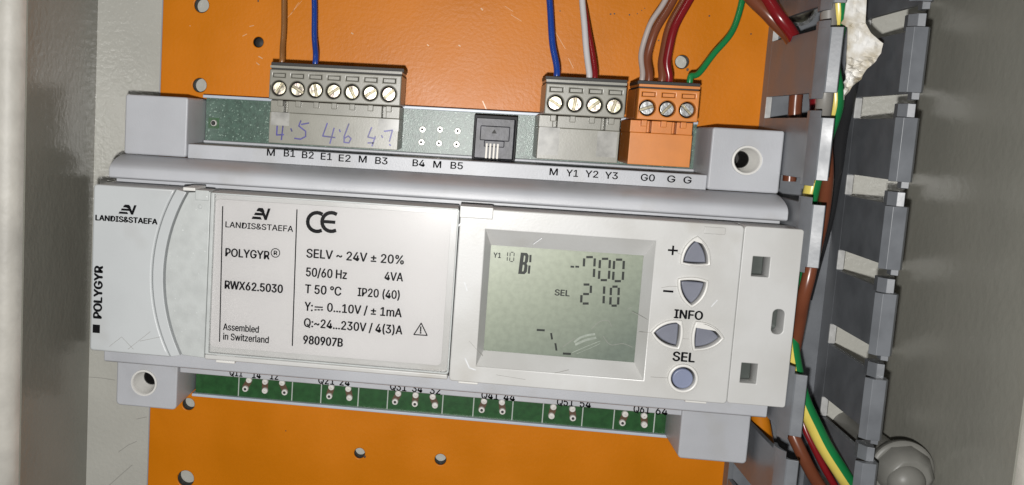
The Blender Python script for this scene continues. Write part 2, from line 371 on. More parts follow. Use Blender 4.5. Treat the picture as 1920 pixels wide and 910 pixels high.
# circuit boards seen in the two slots
pb = MB(); pb.box(-79.6, 64.1, -11.5, 3.0, 4.2, 6.0); board = pb.build('circuit_board', 'pcb', dev)
pb = MB(); pb.box(-79.6, 63.2, -88.3, -76.5, 4.2, 6.0); board2 = pb.build('circuit_board', 'pcb_dark', dev)
board['label'] = 'pale sage green board strip above the cover'; board2['label'] = 'deep green board strip under the cover'
def pad(u, v, par, r=0.95, hole=0.38, m='tin_white'):
    x, y = at(u, v, 6.2); p = MB(); p.lathe(x, y, [(r, 6.0), (r, 6.35), (r*.85, 6.75), (hole, 6.8), (hole*.9, 6.3), (0.05, 6.25)], 18)
    for i in range(len(p.f)):
        if i >= 3*18: p.mi[i] = 1
    p.build('solder_pin', [m, 'dark' if hole > .3 else m], par)
for u, v in ((792, 243), (825, 243), (858, 246), (790, 267), (823, 269), (856, 271)): pad(u, v, board, 1.02, 0.36, 'pin_bright')
for u in (791, 824, 857):
    x, y = at(u, 256, 6); k = MB(); k.poly([(x-.3, y-1.2), (x+.3, y-1.2), (x+.3, y+1.2), (x-.3, y+1.2)], 6.0, 6.08); k.build('solder_bridge', 'silk', board)
x, y = at(401, 231, 6); k = MB(); k.poly([(x-1.7, y-1.6), (x+1.7, y-1.6), (x+1.7, y+1.6), (x-1.7, y+1.6)], 6.0, 6.08); k.build('bare_patch', 'pcb_dark', board)
pad(401, 231, board, 1.0, 0.7, 'tin_white')
def c2(a, bb): return 340+a/3.37, 640+bb/3.37
def c3(a, bb): return 720+a/3.37, 640+bb/3.37
def c4(a, bb): return 1020+a/3.37, 640+bb/3.37
low = [c2(405, 300), c2(528, 312), c2(653, 322), c2(935, 347), c2(1062, 357), c3(70, 382), c3(195, 395), c3(322, 405), c3(617, 433), c3(748, 443), c3(1058, 472), c3(1193, 485), c4(495, 515), c4(633, 527)]
upr = [c2(428, 245), c2(530, 255), c2(637, 262), c2(948, 290), c2(1055, 300), c3(90, 330), c3(200, 340), c3(308, 350), c3(632, 378), c3(745, 385), c3(1070, 415), c3(1190, 427), c4(512, 460), c4(632, 470)]
for i, (a, c) in enumerate(zip(low, upr)):
    pad(*a, board2, 1.0, 0.42 if i % 3 != 1 else 0.2); pad(*c, board2, 1.0, 0.2)
    xa, ya = at(*a, 6); xc, yc = at(*c, 6); k = MB(); k.stroke([(xa, ya+.6), (xc, yc-.4)], 1.9, 6.0, 0.06); k.build('brown_track', 'copper', board2)
sl = MB()
for u, v in [c2(362, 300), c2(700, 320), c2(883, 335), c2(1118, 355), c2(1303, 370), c3(370, 400), c3(565, 415), c3(812, 435), c3(1003, 460), c3(1253, 480), c4(440, 500), c4(695, 530)]:
    x, y = at(u, v, 6); sl.box(x-.16, x+.16, -88.2, -77, 6.0, 6.05)
sl.build('silkscreen_line', 'silk', board2)
# lettering printed on the ledges
H1 = 24.06
lt = MB()
def e2(a, bb): return 480+a/2.528, bb/2.528
def e3(a, bb): return 960+a/2.528, bb/2.528
for st, a, w, yy, fn in (('M', 52, 36, 738, e2), ('B1', 132, 52, 742, e2), ('B2', 218, 54, 750, e2), ('E1', 307, 52, 757, e2), ('E2', 392, 55, 765, e2), ('M', 487, 36, 770, e2), ('B3', 565, 57, 777, e2),
                         ('B4', 742, 57, 788, e2), ('M', 840, 36, 795, e2), ('B5', 922, 57, 800, e2), ('M', 178, 37, 830, e3), ('Y1', 257, 55, 836, e3), ('Y2', 347, 60, 840, e3), ('Y3', 440, 60, 847, e3),
                         ('G0', 610, 65, 857, e3), ('G', 735, 37, 864, e3), ('G', 812, 37, 869, e3)):
    text_px(lt, st, fn(a, yy), fn(a+w, yy+w*.05), 12.6, H1, 0.012)
for st, a, c in (('Q11', c2(305, 218), c2(385, 224)), ('14', c2(448, 232), c2(500, 236)), ('12', c2(560, 241), c2(612, 244)), ('Q21', c2(865, 268), c2(965, 275)), ('24', c2(1000, 278), c2(1062, 284)),
                 ('Q31', c3(38, 308), c3(140, 316)), ('34', c3(178, 320), c3(240, 325)), ('32', c3(290, 332), c3(355, 337)), ('Q41', c3(615, 362), c3(720, 370)), ('44', c3(755, 374), c3(825, 380)),
                 ('Q51', c3(1092, 405), c3(1195, 412)), ('54', c3(1237, 417), c3(1305, 422)), ('Q61', c4(565, 450), c4(665, 458)), ('64', c4(705, 463), c4(778, 468))):
    text_px(lt, st, a, c, 14, H1, 0.012)
lt.build('terminal_lettering', 'ink', dev)
# modular jack
jk = MB(); jx0, jx1, jy0, jy1 = 0.9, 13.0, -10.2, 2.4
jk.plate(rrect(jx0, jx1, jy0, jy1, .2), [rrect(jx0+.7, jx1-.6, jy0-.0+.35, jy1-1.0, .3)], 5.9, 16.0, 0.15)
jack = jk.build('modular_jack', 'black', dev)
k = MB(); k.box(jx0+.5, jx1-.5, jy0+.2, jy1-.5, 6.0, 12.5); k.build('jack_insert', 'jack_metal', jack, bevel=.3)
k = MB(); k.box(jx0+1.9, jx1-1.8, -4.8, -0.6, 12.45, 13.3); k.box(jx0+3.2, jx1-3.1, -6.6, -4.7, 12.45, 13.0); k.build('jack_latch', 'jack_metal', jack, bevel=.3)
k = MB()
for i in range(4): k.box(4.65+i*1.05, 5.15+i*1.05, -10.0, -5.6, 13.05, 13.7)
k.build('contact_pins', 'gold', jack)
k = MB(); k.poly([(6.05, -2.7), (7.5, -2.7), (6.8, -1.5)], 13.3, 13.36); k.build('key_notch', 'dark', jack)
# ---------------------------------------------------------------- the 45 mm cover
HC = 47.0
CT, CB = -21.7, -66.8
def arc3(p0, p1, p2, n=22):
    (ax, ay), (bx, by), (cx, cy) = p0, p1, p2
    d = 2*(ax*(by-cy)+bx*(cy-ay)+cx*(ay-by))
    ux = ((ax*ax+ay*ay)*(by-cy)+(bx*bx+by*by)*(cy-ay)+(cx*cx+cy*cy)*(ay-by))/d
    uy = ((ax*ax+ay*ay)*(cx-bx)+(bx*bx+by*by)*(ax-cx)+(cx*cx+cy*cy)*(bx-ax))/d
    r = math.hypot(ax-ux, ay-uy); a0 = math.atan2(ay-uy, ax-ux); a1 = math.atan2(cy-uy, cx-ux)
    a0 %= 2*math.pi; a1 %= 2*math.pi
    return [(ux+r*math.cos(a0+(a1-a0)*k/n), uy+r*math.sin(a0+(a1-a0)*k/n)) for k in range(n+1)]
A1 = arc3((-75.8, CT), (-81.5, -44.5), (-75.8, CB))
A2 = arc3((-72.9, CT-.6), (-78.5, -44.4), (-73.1, CB+.6))
def sh(a, d): return [(x+d, y) for x, y in a]
e = MB(); e.plate([(-97.6, CB+.0), (-98.2, CB+.8), (-98.2, CT-.8), (-97.6, CT)][::-1]+A1[::-1] if False else [(-98.2, CT-.9), (-98.0, CT-.25), (-97.3, CT)]+A1+[(-97.3, CB), (-98.0, CB+.25), (-98.2, CB+.9)], [], 35.5, HC, 0.55, res=3)
cap_o = e.build('end_cap', 'endcap', dev)
e = MB(); e.plate(sh(A1, .18)+sh(A2, -.05)[::-1], [], 35.5, HC-.35, 0.18); e.build('arc_band', 'endcap', dev)
e = MB(); e.plate(sh(A2, .45)+[(-66.6, CB+.3), (-66.6, CT-.1)], [], 35.5, HC-.9, 0.2); inset = e.build('cover_inset', 'inset', dev)
e = MB(); e.box(-66.5, -1.5, CB+.1, CT-.1, 35.5, 45.2); e.box(-66.4, -1.5, CB+.1, -65.3, 45.0, HC-.3); e.build('label_tray', 'cover', dev, bevel=.4)
# label
lab = MB(); lab.plate(rrect(-65.3, -3.4, -63.4, -23.6, 1.3), [], 45.1, 45.6, 0.05); label = lab.build('rating_label', 'label', dev)
HL2 = 45.64
t = MB()
def d6(a, bb): return 380+a/2.528, 340+bb/2.528
LT = [('LANDIS&STAEFA', (108, 222), (428, 236), 27, .012), ('POLYGYR', (108, 358), (315, 368), 38, .016), ('RWX62.5030', (105, 512), (378, 527), 38, .018),
      ('Assembled', (97, 708), (265, 715), 31, .012), ('in Switzerland', (97, 752), (312, 766), 31, .012), ('SELV ~ 24V ± 20%', (492, 367), (952, 388), 41, .014), ('50/60 Hz', (490, 452), (682, 462), 41, .014),
      ('4VA', (862, 470), (948, 473), 39, .014), ('T 50 °C', (485, 533), (655, 540), 41, .014), ('IP20 (40)', (735, 545), (932, 558), 39, .014), ('Y:', (483, 613), (520, 616), 41, .014),
      ('0...10V / ± 1mA', (590, 622), (942, 640), 40, .014), ('Q:~24...230V / 4(3)A', (480, 695), (945, 720), 40, .014), ('980907B', (477, 772), (662, 783), 39, .018)]
for st, a, c, cp, bo in LT: text_px(t, st, d6(*a), d6(*c), cp/2.528, HL2, bo)
def px_line(mb, pts, w, h, fn, th=.01): mb.stroke([at(*fn(*p), h) for p in pts], w, h, th)
px_line(t, [(95, 120), (80, 760)], .3, HL2, d6); px_line(t, [(447, 135), (425, 780)], .3, HL2, d6)
px_line(t, [(532, 596), (568, 598)], .35, HL2, d6)
for q in (535, 550, 565): px_line(t, [(q-4, 610), (q+4, 610)], .35, HL2, d6)
px_line(t, [(1036, 673), (1001, 727), (1064, 731), (1036, 673)], .28, HL2, d6); px_line(t, [(1034, 690), (1033, 712)], .35, HL2, d6); px_line(t, [(1033, 717), (1033, 721)], .4, HL2, d6)
cx, cy = at(*d6(345, 340), HL2); px_l = [(cx+1.15*math.cos(k*.35), cy+1.15*math.sin(k*.35)) for k in range(19)]; t.stroke(px_l, .22, HL2, .01)
text_xy(t, 'R', cx-.42, cx+.45, cy-.55, 1.1, HL2, .02)
def logo(mb, x0, x1, y0, y1, h):
    # three slanted bars running into a folded N stroke
    w = x1-x0; hh = y1-y0
    def P(a, c): return (x0+a*w, y0+c*hh)
    for i, (a, l) in enumerate(((0.0, .46), (0.12, .44), (0.24, .36))):
        y = .02+i*.34
        mb.poly([P(a, y), P(a+.05, y+.22), P(a+.02+l, y+.22), P(a+l+.09, y)], h, h+.01)
    mb.poly([P(.30, .78), P(.34, 1), P(.58, 1), P(.80, .22), P(.70, 0), P(.54, .60)], h+.012, h+.02)
    mb.poly([P(.70, .0), P(.82, .0), P(1.0, 1), P(.86, 1), P(.74, .34)], h+.022, h+.03)
xa, ya = at(*d6(232, 180), HL2); xb, yb = at(*d6(322, 130), HL2); logo(t, xa, xb, ya, yb, HL2)
# the two round letters of the conformity mark
for (c0, c1) in ((497, 548), (565, 620)):
    xl, yt = at(*d6(c0, 140), HL2); xr, yb = at(*d6(c1, 245), HL2); cy = (yt+yb)/2; rad = (yt-yb)/2-.35; ccx = xl+rad+.2
    t.stroke([(ccx+rad*math.cos(a), cy+rad*math.sin(a)) for a in [math.radians(62+k*14.75) for k in range(17)]], .95, HL2, .01)
    if c0 > 550: t.stroke([(ccx-rad, cy), (ccx+rad*.35, cy)], .85, HL2+.03, .01)
t.build('label_lettering', 'ink', label)
fl = MB(); fl.plate(rrect(-66.1, -1.4, -65.0, -21.9, .8), [], 46.2, 47.25, 0.25); flap = fl.build('clear_flap', 'clear', dev)
fe = MB(); fe.plate(rrect(-66.15, -1.35, -65.1, -21.85, .8), [rrect(-65.75, -1.75, -64.7, -22.3, .7)], 46.1, 47.3, 0.15)
fe.plate(rrect(-66.15, -65.2, -65.1, -21.85, .3), [], 45.6, 47.35, .2)
fe.build('flap_rim', 'inset', flap)
# lettering on the end cap
t = MB(); HQ = HC+.02
def d7(a, bb): return 160+a/4.55, 320+bb/4.55
text_px(t, 'LANDIS&STAEFA', d7(88, 420), d7(612, 463), 10, HQ, .03)
xa, ya = at(*d7(283, 369), HQ); xb, yb = at(*d7(438, 297), HQ); logo(t, xa, xb, ya, yb, HQ)
xb0, yb0 = at(190.0, 597, HQ); xb1, yb1 = at(191.5, 500, HQ)
text_xy(t, 'POLYGYR', yb0, yb1, (xb0+xb1)/2+.1, 2.25, HQ, .03, rot=True)
xa, ya = at(173.5, 624, HQ); xb, yb = at(187.5, 609.5, HQ); t.poly([(xa, ya), (xb, ya), (xb, yb), (xa, yb)], HQ, HQ+.01)
t.build('cap_lettering', 'ink', cap_o)
# display fascia with its openings
def tri(p, q, r_, bul=0.10, n=7):
    o = []
    for a, c in ((p, q), (q, r_), (r_, p)):
        mx, my = (a[0]+c[0])/2, (a[1]+c[1])/2; gx = (p[0]+q[0]+r_[0])/3; gy = (p[1]+q[1]+r_[1])/3
        k = bul[[0, 1, 2][[(p, q), (q, r_), (r_, p)].index((a, c))]] if isinstance(bul, tuple) else bul
        ex, ey = mx-gx, my-gy; L = math.hypot(ex, ey); S_ = math.hypot(c[0]-a[0], c[1]-a[1]); ex, ey = ex/L*S_*k, ey/L*S_*k
        for i in range(n):
            t_ = i/n; w_ = 4*t_*(1-t_); o.append((a[0]+(c[0]-a[0])*t_+ex*w_, a[1]+(c[1]-a[1])*t_+ey*w_))
    return o
def grow(lp, d):
    cx = sum(p[0] for p in lp)/len(lp); cy = sum(p[1] for p in lp)/len(lp)
    return [(x+(x-cx)/math.hypot(x-cx, y-cy)*d, y+(y-cy)/math.hypot(x-cx, y-cy)*d) for x, y in lp]
B_UP = tri((57.6, -25.4), (54.6, -31.6), (60.8, -31.5), (.13, .06, .13))
B_DN = tri((54.4, -36.1), (60.8, -36.1), (57.8, -42.3), (.06, .13, .13))
B_LT = tri((49.1, -49.9), (55.4, -46.7), (55.4, -53.2), (.13, .06, .13))
B_RT = tri((65.8, -49.9), (59.5, -46.7), (59.5, -53.2), (.13, .06, .13))
B_SEL = circ(57.4, -61.0, 3.1)
LX0, LX1, LY0, LY1 = 5.6, 47.8, -62.4, -26.8
fa = MB(); fa.plate(rrect(-1.15, 68.75, CB, CT+.2, 1.0), [[(LX0, LY0), (LX1, LY0), (LX1, LY1), (LX0, LY1)]]+[grow(x, .1) for x in (B_UP, B_DN, B_LT, B_RT, B_SEL)], 37, HC, 0.3)
fascia = fa.build('display_fascia', 'cover', dev)
ri = MB(); 
ri.plate(rrect(68.80, 82.9, CB+.3, CT+.2, .7), [rrect(71.5, 75.6, -33.9, -28.9, .15), rrect(71.4, 75.3, -61.0, -55.9, .15), rrect(77.6, 80.4, -48.0, -41.7, 1.2)], 41, HC, .22)
ri.box(68.9, 82.8, CB+.4, CT+.1, 35.5, 40.2)
rp = ri.build('end_panel', 'cover', dev)
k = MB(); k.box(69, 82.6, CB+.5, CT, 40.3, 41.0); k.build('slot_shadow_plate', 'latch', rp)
k = MB(); k.box(72.0, 75.2, -33.9, -28.9, 41.0, 43.0); k.build('inner_latch', 'latch', rp, bevel=.3)
k = MB(); k.box(71.8, 75.0, -61.0, -55.9, 41.0, 42.6); k.build('inner_latch', 'latch', rp, bevel=.3)
# LCD and its sloping bezel
ix0, ix1, iy0, iy1, ih = 7.3, 45.9, -59.0, -31.1, 43.0
z = MB(); o4 = [(LX0, LY0), (LX1, LY0), (LX1, LY1), (LX0, LY1)]; i4 = [(ix0, iy0), (ix1, iy0), (ix1, iy1), (ix0, iy1)]
z.add([(x, y, HC-.3) for x, y in o4]+[(x, y, ih) for x, y in i4]+[(x, y, ih-.8) for x, y in i4], [(0, 1, 5, 4), (1, 2, 6, 5), (2, 3, 7, 6), (3, 0, 4, 7), (4, 5, 9, 8), (5, 6, 10, 9), (6, 7, 11, 10), (7, 4, 8, 11)])
z.build('display_bezel', 'cover', fascia, smooth=20)
z = MB(); z.box(ix0-.2, ix1+.2, iy0-.2, iy1+.2, ih-1.2, ih-.25); lcd = z.build('lcd_screen', 'lcd', dev)
HD = ih-.24
t = MB()
def d8(a, bb): return 840+a/2.528, 340+bb/2.528
text_px(t, 'Y1', d8(215, 362), d8(250, 364), 9.5, HD, .015)
text_px(t, 'SEL', d8(506, 541), d8(575, 545), 11, HD, .02)
def segs(d): return {'0': 'abcdef', '1': 'bc', '2': 'abged', '7': 'abcf'}[d]
def digit(d, x0, x1, y0, y1, w, sk, fn=d8, gap=.24):
    g = gap*(x1-x0); ym = (y0+y1)/2; gy = .085*(y1-y0)
    def q(x, y): return fn(x+sk*(y1-y)/(y1-y0), y)
    L = {'a': [(x0+g, y0), (x1-g, y0)], 'b': [(x1, y0+gy), (x1, ym-gy)], 'c': [(x1, ym+gy), (x1, y1-gy)], 'd': [(x0+g, y1), (x1-g, y1)],
         'e': [(x0, ym+gy), (x0, y1-gy)], 'f': [(x0, y0+gy), (x0, ym-gy)], 'g': [(x0+g, ym), (x1-g, ym)]}
    for s_ in segs(d): t.stroke([at(*q(*p), HD) for p in L[s_]], w, HD, .01)
digit('1', 270, 280, 335, 380, .22, 3); digit('0', 292, 311, 337, 381, .22, 3)
bx0, by1 = at(*d8(340, 338), HD); bx1, by0 = at(*d8(372, 442), HD); bw, bh = bx1-bx0, by1-by0
def bq(a, c): return (bx0+a*bw+c*.28, by0+c*bh)
t.plate([bq(0, 0), bq(.75, 0), bq(1, .12), bq(1, .42), bq(.85, .51), bq(.98, .6), bq(.98, .88), bq(.75, 1), bq(0, 1)],
        [[bq(.42, .13), bq(.58, .13), bq(.62, .2), bq(.62, .38), bq(.58, .44), bq(.42, .44)], [bq(.42, .57), bq(.56, .57), bq(.6, .62), bq(.6, .8), bq(.56, .87), bq(.42, .87)]], HD, HD+.02)
t.stroke([at(*d8(391, 352), HD), at(*d8(390, 382), HD)], .55, HD); t.stroke([at(*d8(386, 402), HD), at(*d8(383, 436), HD)], .55, HD)
for a, c in ((583, 595), (606, 619)): t.stroke([at(*d8(a, 405), HD), at(*d8(c, 406), HD)], .5, HD)
digit('7', 641, 691, 360, 460, .6, 5); digit('0', 715, 762, 368, 469, .6, 6); digit('0', 782, 828, 372, 474, .6, 6)
digit('2', 631, 674, 490, 580, .6, 4); digit('1', 700, 737, 494, 584, .6, 4); digit('0', 769, 806, 500, 590, .6, 4)
t.stroke([at(*d8(423, 705), HD), at(*d8(456, 707), HD)], .55, HD); t.stroke([at(*d8(489, 722), HD), at(*d8(493, 748), HD)], .5, HD); t.stroke([at(*d8(509, 770), HD), at(*d8(514, 801), HD)], .5, HD)
t.stroke([at(*d8(547, 817), HD), at(*d8(580, 819), HD)], .55, HD)
t.build('lcd_characters', 'lcdink', lcd)
t = MB()
for pts, w in (([(600, 762), (625, 742), (660, 730), (695, 725)], .55), ([(590, 812), (650, 786), (722, 757)], .14), ([(610, 818), (680, 789), (720, 770)], .09), ([(605, 774), (650, 754), (700, 742)], .6)):
    t.stroke([at(*d8(*p), HD) for p in pts], w, HD+.01, .01)
t.build('smudge', 'smudge', lcd)
t = MB()
for pts in ([(850, 608), (880, 597), (930, 612), (985, 640)], [(680, 700), (720, 665), (760, 662), (775, 690)], [(735, 735), (770, 775), (830, 770), (880, 790)], [(545, 785), (600, 745)]):
    P = spline([(*p, 0) for p in pts], 5)
    t.stroke([at(*d8(p.x, p.y), HD) for p in P if p.x < 880], .09, HD+.012, .008)
t.build('hair_scratch', 'hair', lcd)
# lettering on the fascia
t = MB()
text_px(t, 'INFO', d8(1072, 649), d8(1205, 657), 16, HQ, .02); text_px(t, 'SEL', d8(1065, 851), d8(1167, 858), 17, HQ, .02)
def bar(x0, x1, y0, y1): t.poly([(x0, y0), (x1, y0), (x1, y1), (x0, y1)], HQ, HQ+.01)
x, y = at(*d8(1066, 328), HQ); bar(x-1.2, x+1.2, y-.24, y+.24); t.poly([(x-.24, y-1.2), (x+.24, y-1.2), (x+.24, y+1.2), (x-.24, y+1.2)], HQ+.012, HQ+.02)
x, y = at(*d8(1044, 522), HQ); bar(x-1.25, x+1.25, y-.26, y+.26)
t.build('button_lettering', 'ink', fascia)
t = MB()
for pts in ([(905, 715), (975, 719)], [(1095, 745), (1140, 748)], [(1012, 505), (1050, 498), (1105, 500)], [(1085, 338), (1110, 350)]):
    t.stroke([at(*d8(*p), HQ) for p in pts], .10, HQ, .008)
t.stroke([at(1220, 707, HQ), at(1254, 709, HQ)], .12, HQ, .008)
t.build('hair_scratch', 'hair', fascia)
for par, pts in ((cap_o, [(240, 655), (282, 622)]), (cap_o, [(205, 650), (228, 632), (250, 655)]), (cap_o, [(262, 640), (300, 632)]), (fascia, [(1185, 585), (1215, 600)]), (fascia, [(880, 640), (905, 668)]), (fascia, [(930, 703), (985, 712)]), (fascia, [(1040, 700), (1066, 694)])):
    t = MB(); t.stroke([at(u, v, HQ) for u, v in pts], .09, HQ, .006); t.build('hair_scratch', 'hair', par)
for pts, w_ in (([(868, 404), (884, 400), (910, 402)], .5), ([(858, 425), (866, 418)], .35), ([(1334, 575), (1345, 563)], .25), ([(871, 530), (876, 545)], .3), ([(872, 672), (880, 690), (892, 694)], .35), ([(1000, 458), (1016, 447)], .2)):
    t = MB(); t.stroke([at(u, v, HQ) for u, v in pts], w_, HQ, .006); t.build('pale_mark', 'white_glare_scuff', fascia)  # pale strokes: rub marks, plus cover glare painted in
def button(lp, nm, m, dx, dy, hb):
    lip = MB(); lip.plate(grow(lp, .62), [grow(lp, -.12)], HC-2.2, HC+1.0, .3); o = lip.build(nm, 'lip', dev)
    kb = MB(); kb.plate([(x+dx, y+dy) for x, y in grow(lp, -.55)], [], HC-3.6, hb, .3); kb.build('key', m, o)
    w_ = MB(); w_.plate(grow(lp, .05), [], HC-3.8, HC-3.5); w_.build('key_well', 'dark', o)
for lp in (B_UP, B_DN, B_LT, B_RT): button(lp, 'arrow_button', 'button', .22, -.2, HC-1.0)
button(B_SEL, 'round_button', 'bluebutton', .15, -.3, HC-.3)
# clips, hooks along the cover edges
def clip(u0, u1, v0, v1, h0, h1, m, nm='cover_clip', par=dev):
    x0, y1 = at(u0, (v0), h1); x1, y0 = at(u1, v1, h1); c = MB(); c.box(x0, x1, min(y0, y1), max(y0, y1), h0, h1); c.build(nm, m, par, bevel=.2)
clip(863, 924, 386, 412, 40, HC+.25, 'cover'); clip(1321, 1360, 425, 441, 40, HC+.25, 'cover'); clip(366, 391, 356, 377, 40, HC-.6, 'inset')
clip(405, 440, 664, 683, 36, 46.4, 'lip'); clip(860, 896, 702, 722, 36, 46.2, 'lip'); clip(1286, 1325, 740, 758, 36, 46.0, 'lip')
clip(343, 366, 351, 359, 36, 46.5, 'lip')
k = MB(); x, y = at(375, 388, HC-.9); k.lathe(x, y, [(.6, HC-.9), (.5, HC-.7), (.1, HC-.65)], 16); k.build('moulded_dot', 'inset', inset)
# ================================================================ plug-in terminal blocks
def screw(x, y, hz, par, ang, m):
    s_ = MB(); r = 1.78
    a = math.radians(ang); d = (math.cos(a), math.sin(a)); nn = (-d[1], d[0]); g = .30
    for sg in (1, -1):
        pts = []
        th0 = math.asin(g/r)
        for k in range(13):
            th = th0+(math.pi-2*th0)*k/12
            px_, py_ = r*math.cos(th), r*math.sin(th)*sg
            pts.append((x+px_*d[0]+py_*nn[0], y+px_*d[1]+py_*nn[1]))
        s_.poly(pts if sg > 0 else pts[::-1], hz-2, hz+.0)
    o = s_.build('clamp_screw', m, par, bevel=.14)
    f_ = MB(); f_.lathe(x, y, [(r-.02, hz-2.2), (r-.02, hz-.85), (.05, hz-.8)]); f_.build('slot_floor', 'slotmetal', o)
    return o
def block(x0, x1, n, xs, m, label, angs, sm_, lower, wires, group):
    t_ = thing('terminal_block', label, 'terminal', ((x0+x1)/2, 3, 6), group)
    yb, yt = 3.4, 12.6
    bd = MB(); bd.plate([(x0, yb), (x1, yb), (x1, yt-1.0), (x0, yt-1.0)], [circ(x, 6.5, 2.16) for x in xs]+[[(x-1.7, 9.5), (x+1.7, 9.5), (x+1.7, 10.6), (x-1.7, 10.6)] for x in xs], 22.5, 28.0, .3)
    bd.box(x0+.05, x1-.05, yb+.1, yt-1.1, 9, 22.4)
    bd.box(x0, x1, yt-.55, yt+.1, 12, 27.6)
    o = bd.build('screw_block', m, t_)
    w = MB(); w.box(x0+.1, x1-.1, yt-1.15, yt-.5, 13, 26.4); w.box(x0-.15, x1+.3, yt+.1, yt+1.0, 12, 25.8); w.build('entry_groove_shadow', 'dark', o)  # dark entry groove, plus a black strip painting the block's cast shadow
    fl_ = MB(); fl_.box(x0+.4, x1-.4, yb+.4, yt-1.6, 22.4, 22.8); fl_.build('screw_well', 'dark', o)
    k_ = MB()
    for x in xs: k_.box(x-1.5, x+1.5, 9.62, 10.48, 22.8, 27.8)
    k_.build('test_tab', m, o)
    for x, a_ in zip(xs, angs): screw(x, 6.5, 27.2, o, a_, sm_)
    lx0, lx1 = lower
    lw = MB()
    # socket shroud: stepped, two notches near the ends
    n1, n2 = lx0+(4.4 if n > 3 else 4.2), lx1-(4.4 if n > 3 else 4.2)
    if n == 3: n1, n2 = lx0+5.0, lx1-4.8
    lw.box(lx0, lx1, -8.75, -.1, 6.2, 24.2)
    lw.box(lx0, n1-.6, -.1, 3.2, 6.2, 23.4); lw.box(n1+.6, n2-.6, -.1, 3.2, 6.2, 23.6); lw.box(n2+.6, lx1, -.1, 3.2, 6.2, 23.4)
    lw.box(n1-.6, n1+.6, -.1, 3.2, 6.2, 20.5); lw.box(n2-.6, n2+.6, -.1, 3.2, 6.2, 20.5)
    so = lw.build('socket', m, t_, bevel=.18)
    pg = MB()
    for x in xs: pg.box(x-.75, x+.75, 1.6, 3.3, 22, 25.0)
    pg.build('plug_tab', m, so, bevel=.2)
    return t_, so
xs7 = [-53.3+5.08*k for k in range(7)]; xs4 = [22.1+5.16*k for k in range(4)]; xs3 = [46.2+5.15*k for k in range(3)]
G = 'plug-in screw terminal blocks'
t7, so7 = block(-56.0, -19.5, 7, xs7, 'grey_term', 'long grey seven screw terminal block with purple handwriting on its socket', (58, 150, 102, 38, 120, 35, 45), 'zinc', (-56.3, -19.8), 2, G)
t4, so4 = block(19.3, 40.4, 4, xs4, 'grey_term', 'short grey four screw terminal block next to the orange block', (150, 82, 40, 75), 'zinc', (18.4, 40.1), 3, G)
t3, so3 = block(43.6, 59.3, 3, xs3, 'orange_term', 'orange three screw terminal block at the right end of the row', (20, 48, 135), 'bluezinc', (42.8, 59.2), 3, G)
pw = MB(); hp = 24.23
def d9(a, bb): return 490+a/5.057, 110+bb/5.057
for pts in ([(150, 640), (145, 725), (210, 722)], [(205, 640), (190, 770)], [(280, 665), (290, 690)], [(375, 590), (355, 640), (420, 690), (420, 740), (370, 765), (315, 757)], [(380, 625), (450, 612)],
            [(625, 615), (582, 735), (700, 750)], [(690, 660), (650, 805)], [(740, 675), (748, 695)], [(830, 620), (785, 740), (785, 795), (830, 800), (850, 760), (825, 735), (790, 755)],
            [(1045, 655), (1010, 745), (1080, 760)], [(1080, 740), (1050, 830)], [(1010, 800), (1060, 800)], [(1140, 730), (1148, 750)], [(1165, 690), (1245, 680)], [(1240, 690), (1215, 785)], [(1215, 815), (1225, 825)]):
    pw.stroke([at(*d9(*p), hp) for p in pts], .41, hp, .012)
pw.build('handwriting', 'pen', so7)
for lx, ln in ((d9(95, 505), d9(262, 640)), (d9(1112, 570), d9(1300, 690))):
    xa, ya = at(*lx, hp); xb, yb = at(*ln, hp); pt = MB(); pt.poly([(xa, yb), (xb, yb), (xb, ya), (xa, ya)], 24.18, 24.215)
    pt.build('glare_patch', 'patch', so7)  # painted glare on the long block
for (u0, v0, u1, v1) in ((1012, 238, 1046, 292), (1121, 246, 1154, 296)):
    xa, ya = at(u0, v0, hp); xb, yb = at(u1, v1, hp); pt = MB(); pt.poly([(xa, yb), (xb, yb), (xb, ya), (xa, ya)], 24.18, 24.215); pt.build('glare_patch', 'patch', so4)
# ================================================================ wires into the terminal blocks
def wire(name, label, pts, r, m, cat='wire', group='single wires above the terminal blocks', stripe=None, seg=14):
    b_ = MB(); b_.tube(pts, r, seg, stripe=stripe)
    o = b_.build(name, m, None, smooth=60); return tag(o, label, cat, group)
def P(u, v, h): x, y = at(u, v, h); return (x, y, h)
def into(end, *pts):
    xe = at(end[0], end[1], 21)[0]
    return [P(*p) for p in pts]+[(xe, 15.5, 21), (xe, 12.5, 21), (xe, 9.0, 20.5)]
wire('wire', 'thin tan brown wire into the first screw of the long grey block', into((528, 125), (533, -60, 12), (533, 0, 15), (531, 70, 18)), .78, 'tan')
wire('wire', 'thin blue wire into the third screw of the long grey block', into((591, 125), (588, -60, 12), (589, 0, 15), (590, 70, 18)), .82, 'blue')
wire('wire', 'thicker blue wire into the first screw of the short grey block', into((1043, 148), (1028, -60, 12), (1030, 0, 15), (1036, 80, 18)), .9, 'blue')
wire('wire', 'white wire running against a dark red one above the short grey block', into((1103, 153), (1086, -60, 14), (1092, 0, 17), (1097, 70, 19)), .85, 'white')
wire('wire', 'dark red wire behind the white wire above the short grey block', into((1114, 154), (1082, -60, 12), (1092, 0, 14), (1104, 60, 17)), .8, 'red')
wire('wire', 'pale taupe wire hugging a brown one into the first screw of the orange block', into((1203, 160), (1275, -50, 20), (1243, 8, 20), (1217, 50, 20), (1203, 100, 20)), .75, 'taupe')
wire('wire', 'brown wire beside the pale taupe wire into the orange block', into((1215, 160), (1290, -50, 18), (1258, 8, 19), (1229, 58, 20), (1214, 105, 20)), 1.15, 'brown')
